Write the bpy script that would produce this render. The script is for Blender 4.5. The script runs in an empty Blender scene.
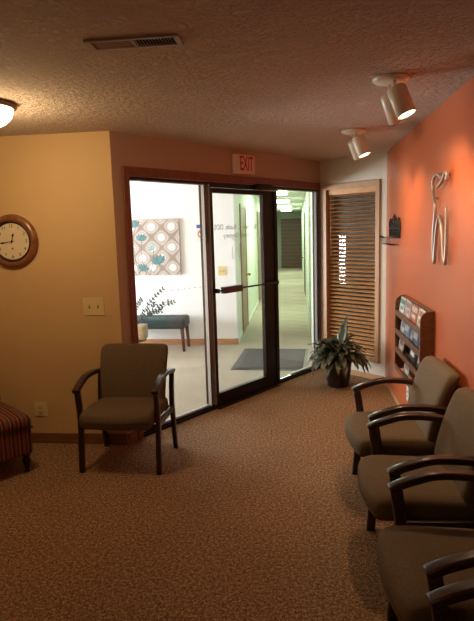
import bpy, bmesh, math, random
from mathutils import Vector, Matrix, Euler, noise
PI = math.pi
random.seed(7)
sc = bpy.context.scene
C = sc.collection

# ------------------------------------------------------------------ camera
F_PX, PIT, ROLL, YAW, EYE = 552.3138, 0.14326, -0.02968, 0.11107, 1.6756
cam_d = bpy.data.cameras.new('camera'); cam = bpy.data.objects.new('camera', cam_d); C.objects.link(cam)
cam_d.sensor_fit = 'HORIZONTAL'; cam_d.sensor_width = 36; cam_d.lens = F_PX/474*36; cam_d.clip_start = 0.02
_c, _s, _cp, _sp, _cr, _sr = math.cos(YAW), math.sin(YAW), math.cos(PIT), math.sin(PIT), math.cos(ROLL), math.sin(ROLL)
R0 = Vector((_c, _s, 0)); U0 = Vector((-_s*_sp, _c*_sp, _cp)); FW = Vector((-_s*_cp, _c*_cp, -_sp))
Rv = R0*_cr + U0*_sr; Uv = -R0*_sr + U0*_cr
cam.matrix_world = Matrix(((Rv.x, Uv.x, -FW.x, 0), (Rv.y, Uv.y, -FW.y, 0), (Rv.z, Uv.z, -FW.z, EYE), (0, 0, 0, 1)))
sc.camera = cam

# ------------------------------------------------------------------ world and exposure
sc.view_settings.view_transform = 'Standard'; sc.view_settings.look = 'None'
sc.view_settings.gamma = 1; sc.view_settings.use_curve_mapping = False
sc.view_settings.exposure = -0.2
w = bpy.data.worlds.new('daylight'); sc.world = w; w.use_nodes = True
w.node_tree.nodes['Background'].inputs[0].default_value = (0.80, 0.90, 1.0, 1)
w.node_tree.nodes['Background'].inputs[1].default_value = 2.0

def area(name, loc, rot, sx, sy, e, col):
    d = bpy.data.lights.new(name, 'AREA'); d.shape = 'RECTANGLE'; d.size = sx; d.size_y = sy; d.energy = e; d.color = col
    o = bpy.data.objects.new(name, d); o.location = loc; o.rotation_euler = rot; C.objects.link(o); return o
L_WINDOW, L_HALL, L_DOME, L_SPOT, L_REAR_FILL, L_OFFICE = 350, 50, 23, 34, 3.5, 9
# daylight entering the lobby window (in the opening of the lobby's left wall)
area('lobby_window_daylight', (-4.985, 6.80, .985), (0, -PI/2, 0), 1.05, 2.08, L_WINDOW, (0.93, 0.96, 1.0))

# ------------------------------------------------------------------ materials
def mat(name, col, rough=0.6, metal=0.0, bump=None, var=None, spec=0.5, emit=None, coat=0.0):
    m = bpy.data.materials.new(name); m.use_nodes = True; nt = m.node_tree; b = nt.nodes['Principled BSDF']
    b.inputs['Base Color'].default_value = (*col, 1); b.inputs['Roughness'].default_value = rough
    b.inputs['Metallic'].default_value = metal; b.inputs['Specular IOR Level'].default_value = spec
    b.inputs['Coat Weight'].default_value = coat; b.inputs['Coat Roughness'].default_value = 0.15
    if emit: b.inputs['Emission Color'].default_value = (*emit[0], 1); b.inputs['Emission Strength'].default_value = emit[1]
    tc = nt.nodes.new('ShaderNodeTexCoord')
    if var:   # (scale, amount, stretch xyz)
        mp = nt.nodes.new('ShaderNodeMapping'); mp.inputs['Scale'].default_value = var[2] if len(var) > 2 else (1, 1, 1)
        nt.links.new(tc.outputs['Object'], mp.inputs[0])
        n = nt.nodes.new('ShaderNodeTexNoise'); n.inputs['Scale'].default_value = var[0]; n.inputs['Detail'].default_value = 5
        nt.links.new(mp.outputs[0], n.inputs[0])
        r = nt.nodes.new('ShaderNodeValToRGB'); a = var[1]
        r.color_ramp.elements[0].position = 0.3; r.color_ramp.elements[1].position = 0.7
        r.color_ramp.elements[0].color = (*[max(0, c*(1-a)) for c in col], 1); r.color_ramp.elements[1].color = (*[min(1, c*(1+a)) for c in col], 1)
        nt.links.new(n.outputs[0], r.inputs[0]); nt.links.new(r.outputs[0], b.inputs['Base Color'])
    if bump:  # (scale, strength, distance)
        n = nt.nodes.new('ShaderNodeTexNoise'); n.inputs['Scale'].default_value = bump[0]; n.inputs['Detail'].default_value = 4
        nt.links.new(tc.outputs['Object'], n.inputs[0])
        bp = nt.nodes.new('ShaderNodeBump'); bp.inputs['Strength'].default_value = bump[1]; bp.inputs['Distance'].default_value = bump[2]
        nt.links.new(n.outputs[0], bp.inputs['Height']); nt.links.new(bp.outputs[0], b.inputs['Normal'])
    return m

def m_carpet(name, dark, mid, light, scale=190):
    m = mat(name, mid, 0.95, spec=0.1); nt = m.node_tree; b = nt.nodes['Principled BSDF']
    tc = nt.nodes.new('ShaderNodeTexCoord')
    n = nt.nodes.new('ShaderNodeTexNoise'); n.inputs['Scale'].default_value = scale; n.inputs['Detail'].default_value = 3; n.inputs['Roughness'].default_value = .75
    n2 = nt.nodes.new('ShaderNodeTexNoise'); n2.inputs['Scale'].default_value = 2.2; n2.inputs['Detail'].default_value = 4
    n3 = nt.nodes.new('ShaderNodeTexNoise'); n3.inputs['Scale'].default_value = 58; n3.inputs['Roughness'].default_value = .8; n3.inputs['Detail'].default_value = 3
    for q in (n, n2, n3): nt.links.new(tc.outputs['Object'], q.inputs[0])
    r = nt.nodes.new('ShaderNodeValToRGB'); e = r.color_ramp.elements
    e[0].position = .40; e[0].color = (*dark, 1); e[1].position = .60; e[1].color = (*light, 1)
    k = e.new(.5); k.color = (*mid, 1)
    mx = nt.nodes.new('ShaderNodeMix'); mx.data_type = 'FLOAT'; mx.inputs[0].default_value = .45
    nt.links.new(n.outputs[0], mx.inputs[2]); nt.links.new(n3.outputs[0], mx.inputs[3]); nt.links.new(mx.outputs[0], r.inputs[0])
    r2 = nt.nodes.new('ShaderNodeMapRange'); r2.inputs[3].default_value = .82; r2.inputs[4].default_value = 1.15
    nt.links.new(n2.outputs[0], r2.inputs[0])
    vm = nt.nodes.new('ShaderNodeVectorMath'); vm.operation = 'SCALE'
    nt.links.new(r.outputs[0], vm.inputs[0]); nt.links.new(r2.outputs[0], vm.inputs['Scale']); nt.links.new(vm.outputs[0], b.inputs['Base Color'])
    bp = nt.nodes.new('ShaderNodeBump'); bp.inputs['Strength'].default_value = .9; bp.inputs['Distance'].default_value = .012
    nt.links.new(mx.outputs[0], bp.inputs['Height']); nt.links.new(bp.outputs[0], b.inputs['Normal'])
    return m

def m_ceiling(name, col):
    m = mat(name, col, 0.9, spec=0.2); nt = m.node_tree; b = nt.nodes['Principled BSDF']
    tc = nt.nodes.new('ShaderNodeTexCoord')
    n = nt.nodes.new('ShaderNodeTexNoise'); n.inputs['Scale'].default_value = 32; n.inputs['Detail'].default_value = 6; n.inputs['Roughness'].default_value = .65; n.inputs['Distortion'].default_value = .1
    v = nt.nodes.new('ShaderNodeTexVoronoi'); v.inputs['Scale'].default_value = 42; v.feature = 'SMOOTH_F1'
    nt.links.new(tc.outputs['Object'], n.inputs[0]); nt.links.new(tc.outputs['Object'], v.inputs[0])
    r = nt.nodes.new('ShaderNodeValToRGB'); r.color_ramp.elements[0].position = .45; r.color_ramp.elements[1].position = .58
    nt.links.new(n.outputs[0], r.inputs[0])
    mm = nt.nodes.new('ShaderNodeMath'); mm.operation = 'MULTIPLY_ADD'; mm.inputs[1].default_value = .5
    nt.links.new(v.outputs['Distance'], mm.inputs[0]); nt.links.new(r.outputs[0], mm.inputs[2])
    bp = nt.nodes.new('ShaderNodeBump'); bp.inputs['Strength'].default_value = .9; bp.inputs['Distance'].default_value = .011
    nt.links.new(mm.outputs[0], bp.inputs['Height']); nt.links.new(bp.outputs[0], b.inputs['Normal'])
    return m

def m_wood(name, col, dark, rough=.4, axis=(1, 1, 12), coat=0.0, scale=6):
    m = mat(name, col, rough, coat=coat); nt = m.node_tree; b = nt.nodes['Principled BSDF']
    tc = nt.nodes.new('ShaderNodeTexCoord'); mp = nt.nodes.new('ShaderNodeMapping'); mp.inputs['Scale'].default_value = axis
    n = nt.nodes.new('ShaderNodeTexNoise'); n.inputs['Scale'].default_value = scale; n.inputs['Detail'].default_value = 6; n.inputs['Distortion'].default_value = .6
    r = nt.nodes.new('ShaderNodeValToRGB'); r.color_ramp.elements[0].position = .3; r.color_ramp.elements[1].position = .7
    r.color_ramp.elements[0].color = (*dark, 1); r.color_ramp.elements[1].color = (*col, 1)
    nt.links.new(tc.outputs['Object'], mp.inputs[0]); nt.links.new(mp.outputs[0], n.inputs[0]); nt.links.new(n.outputs[0], r.inputs[0]); nt.links.new(r.outputs[0], b.inputs['Base Color'])
    return m

def m_glass(name, tint=(.97, .99, .98)):
    m = bpy.data.materials.new(name); m.use_nodes = True; nt = m.node_tree
    for n in list(nt.nodes):
        if n.type != 'OUTPUT_MATERIAL': nt.nodes.remove(n)
    out = nt.nodes[0]
    t = nt.nodes.new('ShaderNodeBsdfTransparent'); t.inputs[0].default_value = (*tint, 1)
    g = nt.nodes.new('ShaderNodeBsdfGlossy'); g.inputs['Roughness'].default_value = .01
    fr = nt.nodes.new('ShaderNodeFresnel'); fr.inputs[0].default_value = 1.5
    ge = nt.nodes.new('ShaderNodeNewGeometry'); ior = nt.nodes.new('ShaderNodeMapRange')   # same reflectance from either face of the pane
    ior.inputs[3].default_value = 1.5; ior.inputs[4].default_value = 1/1.5
    nt.links.new(ge.outputs['Backfacing'], ior.inputs[0]); nt.links.new(ior.outputs[0], fr.inputs[0])
    mx = nt.nodes.new('ShaderNodeMixShader')
    nt.links.new(fr.outputs[0], mx.inputs[0]); nt.links.new(t.outputs[0], mx.inputs[1]); nt.links.new(g.outputs[0], mx.inputs[2]); nt.links.new(mx.outputs[0], out.inputs[0])
    return m

def m_stripes(name):
    # woven stripes running front to back over the seat
    m = mat(name, (.3, .05, .04), .85, spec=.2); nt = m.node_tree; b = nt.nodes['Principled BSDF']
    tc = nt.nodes.new('ShaderNodeTexCoord'); sp = nt.nodes.new('ShaderNodeSeparateXYZ'); nt.links.new(tc.outputs['Object'], sp.inputs[0])
    md = nt.nodes.new('ShaderNodeMath'); md.operation = 'MULTIPLY'; md.inputs[1].default_value = 1/.115
    nt.links.new(sp.outputs[0], md.inputs[0])
    fr = nt.nodes.new('ShaderNodeMath'); fr.operation = 'FRACT'; nt.links.new(md.outputs[0], fr.inputs[0])
    r = nt.nodes.new('ShaderNodeValToRGB'); r.color_ramp.interpolation = 'CONSTANT'
    cols = [(0, (.34, .035, .03)), (.16, (.5, .28, .10)), (.22, (.16, .025, .03)), (.36, (.50, .10, .06)), (.46, (.20, .13, .07)), (.52, (.38, .04, .035)), (.68, (.55, .38, .2)), (.72, (.09, .04, .045)), (.84, (.42, .07, .05)), (.92, (.24, .16, .09))]
    cols = [(p, tuple(q*f_ for q, f_ in zip(c, (.45, .62, .62)))) for p, c in cols]
    e = r.color_ramp.elements
    e[0].position = 0; e[0].color = (*cols[0][1], 1); e[1].position = cols[1][0]; e[1].color = (*cols[1][1], 1)
    for p, c in cols[2:]: k = e.new(p); k.color = (*c, 1)
    nt.links.new(fr.outputs[0], r.inputs[0]); nt.links.new(r.outputs[0], b.inputs['Base Color'])
    return m

def m_canvas(name):
    # overlapping ring lattice print in pearl and taupe
    m = mat(name, (.6, .55, .5), .55); nt = m.node_tree; b = nt.nodes['Principled BSDF']; L = nt.links
    tc = nt.nodes.new('ShaderNodeTexCoord'); sp = nt.nodes.new('ShaderNodeSeparateXYZ'); L.new(tc.outputs['Object'], sp.inputs[0])
    def M(op, a, bb=None):
        n = nt.nodes.new('ShaderNodeMath'); n.operation = op
        for i, q in enumerate((a, bb)):
            if q is None: continue
            if isinstance(q, (int, float)): n.inputs[i].default_value = q
            else: L.new(q, n.inputs[i])
        return n.outputs[0]
    k = PI/.30
    a = M('COSINE', M('MULTIPLY', M('ADD', sp.outputs[0], sp.outputs[2]), k)); c = M('COSINE', M('MULTIPLY', M('SUBTRACT', sp.outputs[0], sp.outputs[2]), k))
    pr = M('ABSOLUTE', M('MULTIPLY', a, c))
    n = nt.nodes.new('ShaderNodeTexNoise'); n.inputs['Scale'].default_value = 7; n.inputs['Detail'].default_value = 5; L.new(tc.outputs['Object'], n.inputs[0])
    f = M('ADD', M('MULTIPLY', pr, .75), M('MULTIPLY', n.outputs[0], .5))
    r = nt.nodes.new('ShaderNodeValToRGB'); e = r.color_ramp.elements
    e[0].position = .2; e[0].color = (.24, .20, .175, 1); e[1].position = .85; e[1].color = (.70, .68, .66, 1)
    for p, cc in ((.34, (.30, .26, .235)), (.5, (.50, .455, .43)), (.66, (.34, .30, .28))): q = e.new(p); q.color = (*cc, 1)
    L.new(f, r.inputs[0]); L.new(r.outputs[0], b.inputs['Base Color'])
    return m

M = dict(
    carpet=m_carpet('brown_carpet', (.095, .045, .02), (.265, .146, .075), (.66, .44, .26), 150),
    lobby_carpet=m_carpet('grey_beige_carpet', (.33, .28, .22), (.43, .37, .30), (.54, .47, .38), 150),
    ceiling=m_ceiling('textured_ceiling', (.70, .59, .50)),
    white_ceiling=mat('smooth_white_ceiling', (.75, .76, .72), .9),
    yellow=mat('yellow_paint', (.68, .465, .225), .6, bump=(120, .08, .004), var=(1.5, .03)),
    tan=mat('tan_paint', (.46, .345, .26), .6, bump=(120, .08, .004)),
    cream=mat('cream_paint', (.60, .54, .44), .6, bump=(120, .08, .004)),
    orange=mat('orange_paint', (.47, .110, .034), .34, bump=(90, .06, .004), spec=.5),
    lobby_white=mat('white_lobby_paint', (.80, .80, .82), .7),
    hall_green=mat('pale_green_hall_paint', (.68, .74, .64), .6),
    hall_end=mat('grey_green_paint', (.30, .33, .27), .7),
    casing=m_wood('red_brown_casing_wood', (.24, .075, .035), (.15, .045, .02), .4, (12, 12, 1)),
    oak=m_wood('oak_trim', (.52, .30, .15), (.36, .19, .085), .4, (14, 14, 1)),
    base=m_wood('baseboard_wood', (.27, .12, .05), (.17, .07, .03), .4, (1, 1, 12)),
    base_l=m_wood('light_baseboard_wood', (.50, .27, .13), (.36, .18, .08), .4, (1, 1, 12)),
    blind=m_wood('varnished_blind_wood', (.72, .39, .17), (.52, .27, .115), .28, (2, 2, 10), coat=.5),
    bronze=mat('dark_bronze_aluminium', (.022, .013, .011), .35, .6),
    silver=mat('satin_aluminium', (.42, .41, .40), .5, .2),
    silver2=mat('darkened_aluminium', (.17, .17, .175), .5, .2),  # darker copy of the aluminium, offsetting strong daylight on its faces
    glass=m_glass('clear_glass'),
    anodised=mat('pale_anodised_aluminium', (.70, .77, .86), .4, 0.0),
    seatfab=mat('taupe_fabric', (.145, .104, .066), .95, bump=(420, .5, .002), var=(160, .22), spec=.15),
    mahog=m_wood('mahogany_frame', (.042, .013, .009), (.022, .008, .006), .30, (3, 3, 3), coat=.3),
    black=mat('black_paint', (.01, .009, .009), .4),
    iron=mat('wrought_iron', (.012, .008, .008), .5, .3),
    clockwood=m_wood('clock_case_wood', (.30, .115, .045), (.17, .06, .024), .3, (5, 5, 5), coat=.5),
    clockdark=mat('clock_inner_ring', (.03, .014, .01), .35),
    clockface=mat('clock_dial', (.80, .68, .48), .5),
    plate=mat('almond_plastic', (.74, .60, .30), .45),
    slot=mat('dark_slot', (.06, .04, .02), .6),
    white=mat('white_plastic', (.8, .78, .74), .45),
    signred=mat('exit_red', (.42, .02, .02), .5),
    signface=mat('exit_sign_face', (.72, .55, .47), .5),
    can=mat('ivory_enamel', (.82, .76, .64), .35),
    chrome=mat('chrome', (.7, .66, .6), .15, 1),
    glow=mat('lamp_glow', (1, .9, .7), .5, emit=((1, .80, .55), 14)),
    domeglow=mat('lit_opal_glass', (1, .9, .7), .4, emit=((1, .74, .42), 9)),
    hallglow=mat('lit_diffuser', (.9, 1, .85), .5, emit=((.86, 1, .78), 7)),
    ventm=mat('ivory_vent', (.42, .34, .27), .5),
    dark=mat('duct_shade', (.012, .010, .009), .9),
    rack=m_wood('walnut_rack', (.17, .065, .03), (.10, .036, .016), .4, (2, 2, 8)),
    steel=mat('brushed_steel', (.46, .41, .37), .38, .8),
    pot=mat('dark_plum_plastic', (.030, .022, .034), .45),
    soil=mat('potting_soil', (.03, .02, .012), 1, bump=(60, .8, .01)),
    leaf=mat('dark_leaf', (.085, .102, .062), .34, var=(34, .7, (1, 1, 1)), spec=.6),
    leafpale=mat('lobby_leaf', (.022, .032, .024), .5),
    teal=mat('teal_tufted_fabric', (.013, .038, .040), .8, bump=(220, .4, .003), var=(9, .15)),
    benchleg=m_wood('bench_leg_wood', (.075, .03, .02), (.04, .016, .01), .35),
    basketm=mat('tan_wicker', (.42, .31, .18), .8, var=(60, .35, (1, 1, 4))),
    canvas=m_canvas('ring_lattice_print'),
    canvas_edge=mat('canvas_edge', (.36, .30, .26), .7),
    petal=mat('painted_teal', (.06, .19, .22), .6, var=(22, .45)),
    petal2=mat('painted_pale_teal', (.26, .40, .41), .6, var=(22, .25)),
    stem=mat('painted_stem', (.14, .13, .12), .7),
    mat=mat('charcoal_mat_fibre', (.085, .075, .072), .95, bump=(150, .8, .006), var=(60, .3)),
    halldoor=m_wood('olive_brown_door_wood', (.27, .20, .10), (.20, .145, .07), .45, (8, 8, 1)),
    enddoor=m_wood('dark_door_wood', (.12, .065, .045), (.08, .045, .03), .5, (8, 8, 1)),
    brass=mat('brass', (.6, .42, .16), .25, 1),
    decal=mat('etched_decal', (.50, .53, .54), .6),
    decaldark=mat('grey_vinyl_lettering', (.22, .24, .25), .6),
    dot=mat('frosted_dot', (.62, .66, .68), .6),
    blue=mat('blue_sticker', (.04, .12, .42), .5),
    paper=mat('paper', (.74, .70, .62), .6),
    stripes=m_stripes('striped_upholstery'),
    office=mat('office_wall', (.26, .17, .11), .8),
)

# ------------------------------------------------------------------ mesh helpers
def V(*a): return Vector(a)
def add_box(bm, x0, x1, y0, y1, z0, z1, mi=0, mtx=None):
    vs = [bm.verts.new((x, y, z)) for z in (z0, z1) for y in (y0, y1) for x in (x0, x1)]
    if mtx is not None:
        for v in vs: v.co = mtx @ v.co
    fs = [(0, 2, 3, 1), (4, 5, 7, 6), (0, 1, 5, 4), (2, 6, 7, 3), (0, 4, 6, 2), (1, 3, 7, 5)]
    for f in fs: bm.faces.new([vs[i] for i in f]).material_index = mi
    return vs
def add_rbox(bm, sx, sy, sz, r, n=8, fn=None, mi=0, c=(0, 0, 0)):
    """rounded box centred on c, sizes sx sy sz, edge radius r, optional deformation fn(Vector)->Vector"""
    h = Vector((sx/2, sy/2, sz/2)); tmp = bmesh.new()
    bmesh.ops.create_cube(tmp, size=2)
    bmesh.ops.subdivide_edges(tmp, edges=tmp.edges, cuts=n, use_grid_fill=True)
    for v in tmp.verts:
        p = Vector(v.co); q = Vector()
        for i in range(3):   # concentrate samples near the edges
            a = p[i]; s = math.copysign(1, a); a = abs(a)
            q[i] = s*(h[i] if a > .999 else (h[i]-r) * (a/.6) if a < .6 else (h[i]-r) + r*math.sin((a-.6)/.4*PI/2))
        inner = Vector([max(-(h[i]-r), min(h[i]-r, q[i])) for i in range(3)])
        d = q-inner
        v.co = inner + (d.normalized()*r if d.length > 1e-7 else d) if max(abs(p.x), abs(p.y), abs(p.z)) > .999 else q
        if fn: v.co = fn(Vector(v.co))
        v.co += Vector(c)
    _merge(bm, tmp, mi, smooth=True)
def _merge(bm, tmp, mi=0, smooth=False, mtx=None):
    mp = {}
    for v in tmp.verts: mp[v] = bm.verts.new(mtx @ v.co if mtx is not None else v.co)
    for f in tmp.faces:
        try: g = bm.faces.new([mp[v] for v in f.verts]); g.material_index = mi; g.smooth = smooth
        except ValueError: pass
    tmp.free()
def frames(pts, up=None):
    pts = [Vector(p) for p in pts]; out = []
    for i, p in enumerate(pts):
        t = (pts[min(i+1, len(pts)-1)] - pts[max(i-1, 0)]).normalized()
        u = Vector(up) if up is not None else (Vector((0, 0, 1)) if abs(t.z) < .9 else Vector((1, 0, 0)))
        if up is None and out: u = out[-1][3]
        s = t.cross(u)
        if s.length < 1e-5: s = t.cross(Vector((0, 1, 0)))
        s.normalize(); n = s.cross(t).normalized(); out.append((p, t, s, n))
    return out
def add_sweep(bm, pts, prof, up=None, mi=0, smooth=True, scale=None, cap=True):
    """sweep closed profile [(side, normal)...] along pts"""
    rings = []
    for i, (p, t, s, n) in enumerate(frames(pts, up)):
        k = scale[i] if scale else 1
        rings.append([bm.verts.new(p + s*a*k + n*b*k) for a, b in prof])
    m = len(prof)
    for A, B in zip(rings, rings[1:]):
        for j in range(m):
            f = bm.faces.new((A[j], A[(j+1) % m], B[(j+1) % m], B[j])); f.material_index = mi; f.smooth = smooth
    if cap:
        for Rg, rev in ((rings[0], True), (rings[-1], False)):
            f = bm.faces.new(list(reversed(Rg)) if rev else Rg); f.material_index = mi
def circ(r, n=10, ry=None): return [(r*math.cos(2*PI*i/n), (ry or r)*math.sin(2*PI*i/n)) for i in range(n)]
def rrect(w_, h_, r, k=3):
    out = []
    for cx, cy, a0 in ((w_/2-r, h_/2-r, 0), (-w_/2+r, h_/2-r, PI/2), (-w_/2+r, -h_/2+r, PI), (w_/2-r, -h_/2+r, 1.5*PI)):
        for i in range(k+1): a = a0 + PI/2*i/k; out.append((cx+r*math.cos(a), cy+r*math.sin(a)))
    return out
def add_tube(bm, pts, r, n=10, mi=0, scale=None): add_sweep(bm, pts, circ(r, n), None, mi, True, scale)
def add_lathe(bm, prof, n=32, mi=0, mtx=None, smooth=True):
    """prof: [(r,z)...] about z axis"""
    rings = []
    for r, z in prof:
        if r < 1e-6: rings.append([bm.verts.new((0, 0, z))])
        else: rings.append([bm.verts.new((r*math.cos(2*PI*i/n), r*math.sin(2*PI*i/n), z)) for i in range(n)])
    if mtx is not None:
        for Rg in rings:
            for v in Rg: v.co = mtx @ v.co
    for A, B in zip(rings, rings[1:]):
        if len(A) == 1 and len(B) == 1: continue
        for j in range(n):
            k = (j+1) % n
            if len(A) == 1: f = bm.faces.new((A[0], B[k], B[j]))
            elif len(B) == 1: f = bm.faces.new((A[j], A[k], B[0]))
            else: f = bm.faces.new((A[j], A[k], B[k], B[j]))
            f.material_index = mi; f.smooth = smooth
def add_prism(bm, poly, z0, z1, mi=0, mtx=None):
    """polygon [(x,y)] extruded z0..z1 then transformed"""
    a = [bm.verts.new((x, y, z0)) for x, y in poly]; b = [bm.verts.new((x, y, z1)) for x, y in poly]
    if mtx is not None:
        for v in a+b: v.co = mtx @ v.co
    n = len(poly)
    bm.faces.new(list(reversed(a))).material_index = mi; bm.faces.new(b).material_index = mi
    for i in range(n): bm.faces.new((a[i], a[(i+1) % n], b[(i+1) % n], b[i])).material_index = mi
def obj(name, bm, m, parent=None, bevel=0, auto=True):
    bmesh.ops.recalc_face_normals(bm, faces=bm.faces)
    me = bpy.data.meshes.new(name); bm.to_mesh(me); bm.free()
    for q in (m if isinstance(m, (list, tuple)) else [m]): me.materials.append(q)
    o = bpy.data.objects.new(name, me); C.objects.link(o)
    if parent: o.parent = parent
    if bevel:
        b = o.modifiers.new('bevel', 'BEVEL'); b.width = bevel; b.segments = 2; b.limit_method = 'ANGLE'
    return o
def tag(o, label, cat, group=None):
    o['label'] = label; o['category'] = cat
    if group: o['group'] = group
    return o
def thing(name, label, cat, loc=(0, 0, 0), rz=0, group=None):
    o = bpy.data.objects.new(name, None); C.objects.link(o); o.empty_display_size = .1
    o.location = loc; o.rotation_euler = (0, 0, rz); return tag(o, label, cat, group)
def struct(name, bm, m, parent=None, bevel=0):
    o = obj(name, bm, m, parent, bevel)
    if not parent: o['kind'] = 'structure'
    return o
def struct_empty(name, loc=(0, 0, 0), rz=0):
    o = bpy.data.objects.new(name, None); C.objects.link(o); o.location = loc; o.rotation_euler = (0, 0, rz); o['kind'] = 'structure'; return o
def copy_tree(o, parent=None):
    c = o.copy(); C.objects.link(c)
    if parent: c.parent = parent
    for ch in list(o.children): copy_tree(ch, c)
    return c
def text_mesh(name, body, size, m, parent, mtx, ext=.0008, align='CENTER', bold=0):
    cu = bpy.data.curves.new(name, 'FONT'); cu.body = body; cu.size = size; cu.extrude = ext; cu.align_x = align; cu.align_y = 'CENTER'; cu.offset = bold
    t = bpy.data.objects.new(name+'_tmp', cu); C.objects.link(t)
    dg = bpy.context.evaluated_depsgraph_get(); me = bpy.data.meshes.new_from_object(t.evaluated_get(dg))
    bpy.data.objects.remove(t)
    me.transform(mtx); me.materials.clear(); me.materials.append(m)
    o = bpy.data.objects.new(name, me); C.objects.link(o)
    if parent: o.parent = parent
    return o
def bez(p0, p1, p2, n=8):
    p0, p1, p2 = map(Vector, (p0, p1, p2))
    return [p0*(1-t)**2 + p1*2*t*(1-t) + p2*t*t for t in [i/n for i in range(n+1)]]
def smooth_path(pts, k=4):
    pts = [Vector(p) for p in pts]; out = []
    for i in range(len(pts)-1):
        a, b, c, d = pts[max(i-1, 0)], pts[i], pts[i+1], pts[min(i+2, len(pts)-1)]
        for j in range(k):
            t = j/k
            out.append(.5*((2*b) + (c-a)*t + (2*a-5*b+4*c-d)*t*t + (3*b-a-3*c+d)*t**3))
    return out + [pts[-1]]

# ------------------------------------------------------------------ plan of the place
H = 2.44
P0 = V(-1.379, 4.139); P1 = V(.2703, 6.6073); P2 = V(.931, 5.9752); XR = .931; YL = 8.03; HX0, HX1, HY = -.90, .20, 24.3
T = .12
def wall_frame(A, B):
    """matrix: local x along A->B, local y = away from the waiting room, z up"""
    d = (B-A).normalized(); n = V(-d.y, d.x)
    return Matrix(((d.x, n.x, 0, A.x), (d.y, n.y, 0, A.y), (0, 0, 1, 0), (0, 0, 0, 1)))
DW = wall_frame(P0, P1); DL = (P1-P0).length
WW = wall_frame(P1, P2); WL = (P2-P1).length
def place(o, mtx): o.matrix_world = mtx; return o

bm = bmesh.new()
poly = [(-3.3, -2.5), (XR, -2.5), (P2.x, P2.y), (P1.x, P1.y), (P0.x, P0.y), (-3.3, P0.y)]
add_prism(bm, poly, -.1, 0); struct('floor', bm, M['carpet'])
bm = bmesh.new(); add_prism(bm, [(-3.42, -2.62), (XR+.12, -2.62), (XR+.12, P2.y), (P2.x+.09, P2.y+.08), (P1.x, P1.y+.02), (P0.x-.05, P0.y+.1), (-3.42, P0.y+.1)], H, H+.1); struct('ceiling', bm, M['ceiling'])
bm = bmesh.new(); add_box(bm, -5.2, P0.x, P0.y, P0.y+T-.002, 0, H, 0); struct('wall_back', bm, [M['yellow']])
bm = bmesh.new(); add_box(bm, XR, XR+T, -2.5, P2.y, 0, H); struct('wall_right', bm, M['orange'])
bm = bmesh.new(); add_box(bm, -3.3-T, -3.3, -2.5, P0.y, 0, H); struct('wall_left', bm, M['yellow'])
bm = bmesh.new(); add_box(bm, -3.3-T, XR+T, -2.5-T, -2.5, 0, H); struct('wall_front', bm, M['yellow'])
# entry wall (diagonal): strip left of the casing, header above, sliver right
bm = bmesh.new(); add_box(bm, 0, .10, 0, T, 0, H); add_box(bm, .10, DL, 0, T, 2.12, H)
o = struct('wall_entry', bm, M['tan']); place(o, DW)
bm = bmesh.new()
add_box(bm, 0, .066, 0, T, 0, H); add_box(bm, .83, WL, 0, T, 0, H); add_box(bm, .066, .83, 0, T, 0, .225); add_box(bm, .066, .83, 0, T, 2.145, H)
o = struct('wall_window', bm, M['cream']); place(o, WW)
# baseboards
bm = bmesh.new(); add_box(bm, -3.3, P0.x, P0.y-.014, P0.y, 0, .085); struct('baseboard_back', bm, M['base'], bevel=.003)
bm = bmesh.new(); add_box(bm, XR-.012, XR, -2.5, P2.y-.02, 0, .055); struct('baseboard_right', bm, M['base_l'], bevel=.003)
bm = bmesh.new(); add_box(bm, .03, WL-.015, -.014, 0, 0, .06); place(struct('baseboard_window', bm, M['base_l'], bevel=.003), WW)
bm = bmesh.new(); add_box(bm, 0.006, .095, -.012, 0, 0, .085); place(struct('baseboard_entry', bm, M['base'], bevel=.003), DW)
# casing round the entry glazing
bm = bmesh.new()
add_box(bm, .097, .155, -.018, .0, 0, 2.125); add_box(bm, .097, DL-.02, -.018, 0, 2.122, 2.192); add_box(bm, 2.945, DL-.012, -.018, 0, 0, 2.125)
add_box(bm, .10, .155, 0, T, 0, 2.12)
place(struct('trim_1', bm, M['casing'], bevel=.003), DW)

# entry glazing: left sidelight
def sidelight(name, x0, x1, left_m, right_m, zt=2.12):
    e = struct_empty(name); place(e, DW)
    bm = bmesh.new()
    add_box(bm, x0, x1, .012, .075, zt-.028, zt)          # head
    f = obj('window_head', bm, M['bronze'], e, .002)
    bm = bmesh.new(); add_box(bm, x0, x1, .0, .09, 0, .022); add_box(bm, x0, x1, .012, .075, .022, .04)
    obj('window_sill', bm, M['bronze'], e, .002)
    bm = bmesh.new(); add_box(bm, x0+.01, x1-.01, .028, .06, .04, .054); obj('sill_cap', bm, M['silver'], e, .002)
    return e
w1 = sidelight('window_1', .155, 1.075, None, None)
bm = bmesh.new(); add_box(bm, .155, .168, .012, .075, .04, 2.095); obj('window_frame', bm, M['bronze'], w1, .002)
bm = bmesh.new(); add_box(bm, 1.010, 1.018, .007, .042, .04, 2.095); obj('glazing_bead', bm, M['silver'], w1, .001)
bm = bmesh.new(); add_box(bm, 1.066, 1.0735, -.004, .044, .04, 2.10); obj('mullion', bm, M['silver'], w1, .001)
bm = bmesh.new(); add_box(bm, 1.010, 1.066, .042, .07, .04, 2.095); obj('mullion_core', bm, M['bronze'], w1)
bm = bmesh.new(); add_box(bm, .16, 1.066, .0, .006, .055, 2.10); obj('pane', bm, M['glass'], w1)
bm = bmesh.new()
for i in range(8):
    x = .50 + i*.068
    mt = Matrix.Translation((x, -.0002, 1.186)) @ Matrix.Rotation(PI/2, 4, 'X'); add_lathe(bm, [(0, 0), (.006, 0), (.006, .001), (0, .001)], 10, mtx=mt)
for i in range(8):
    x = .24 + i*.0
obj('marker_dots', bm, M['dot'], w1)
w2 = sidelight('window_2', 2.10, 2.94, None, None)
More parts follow.
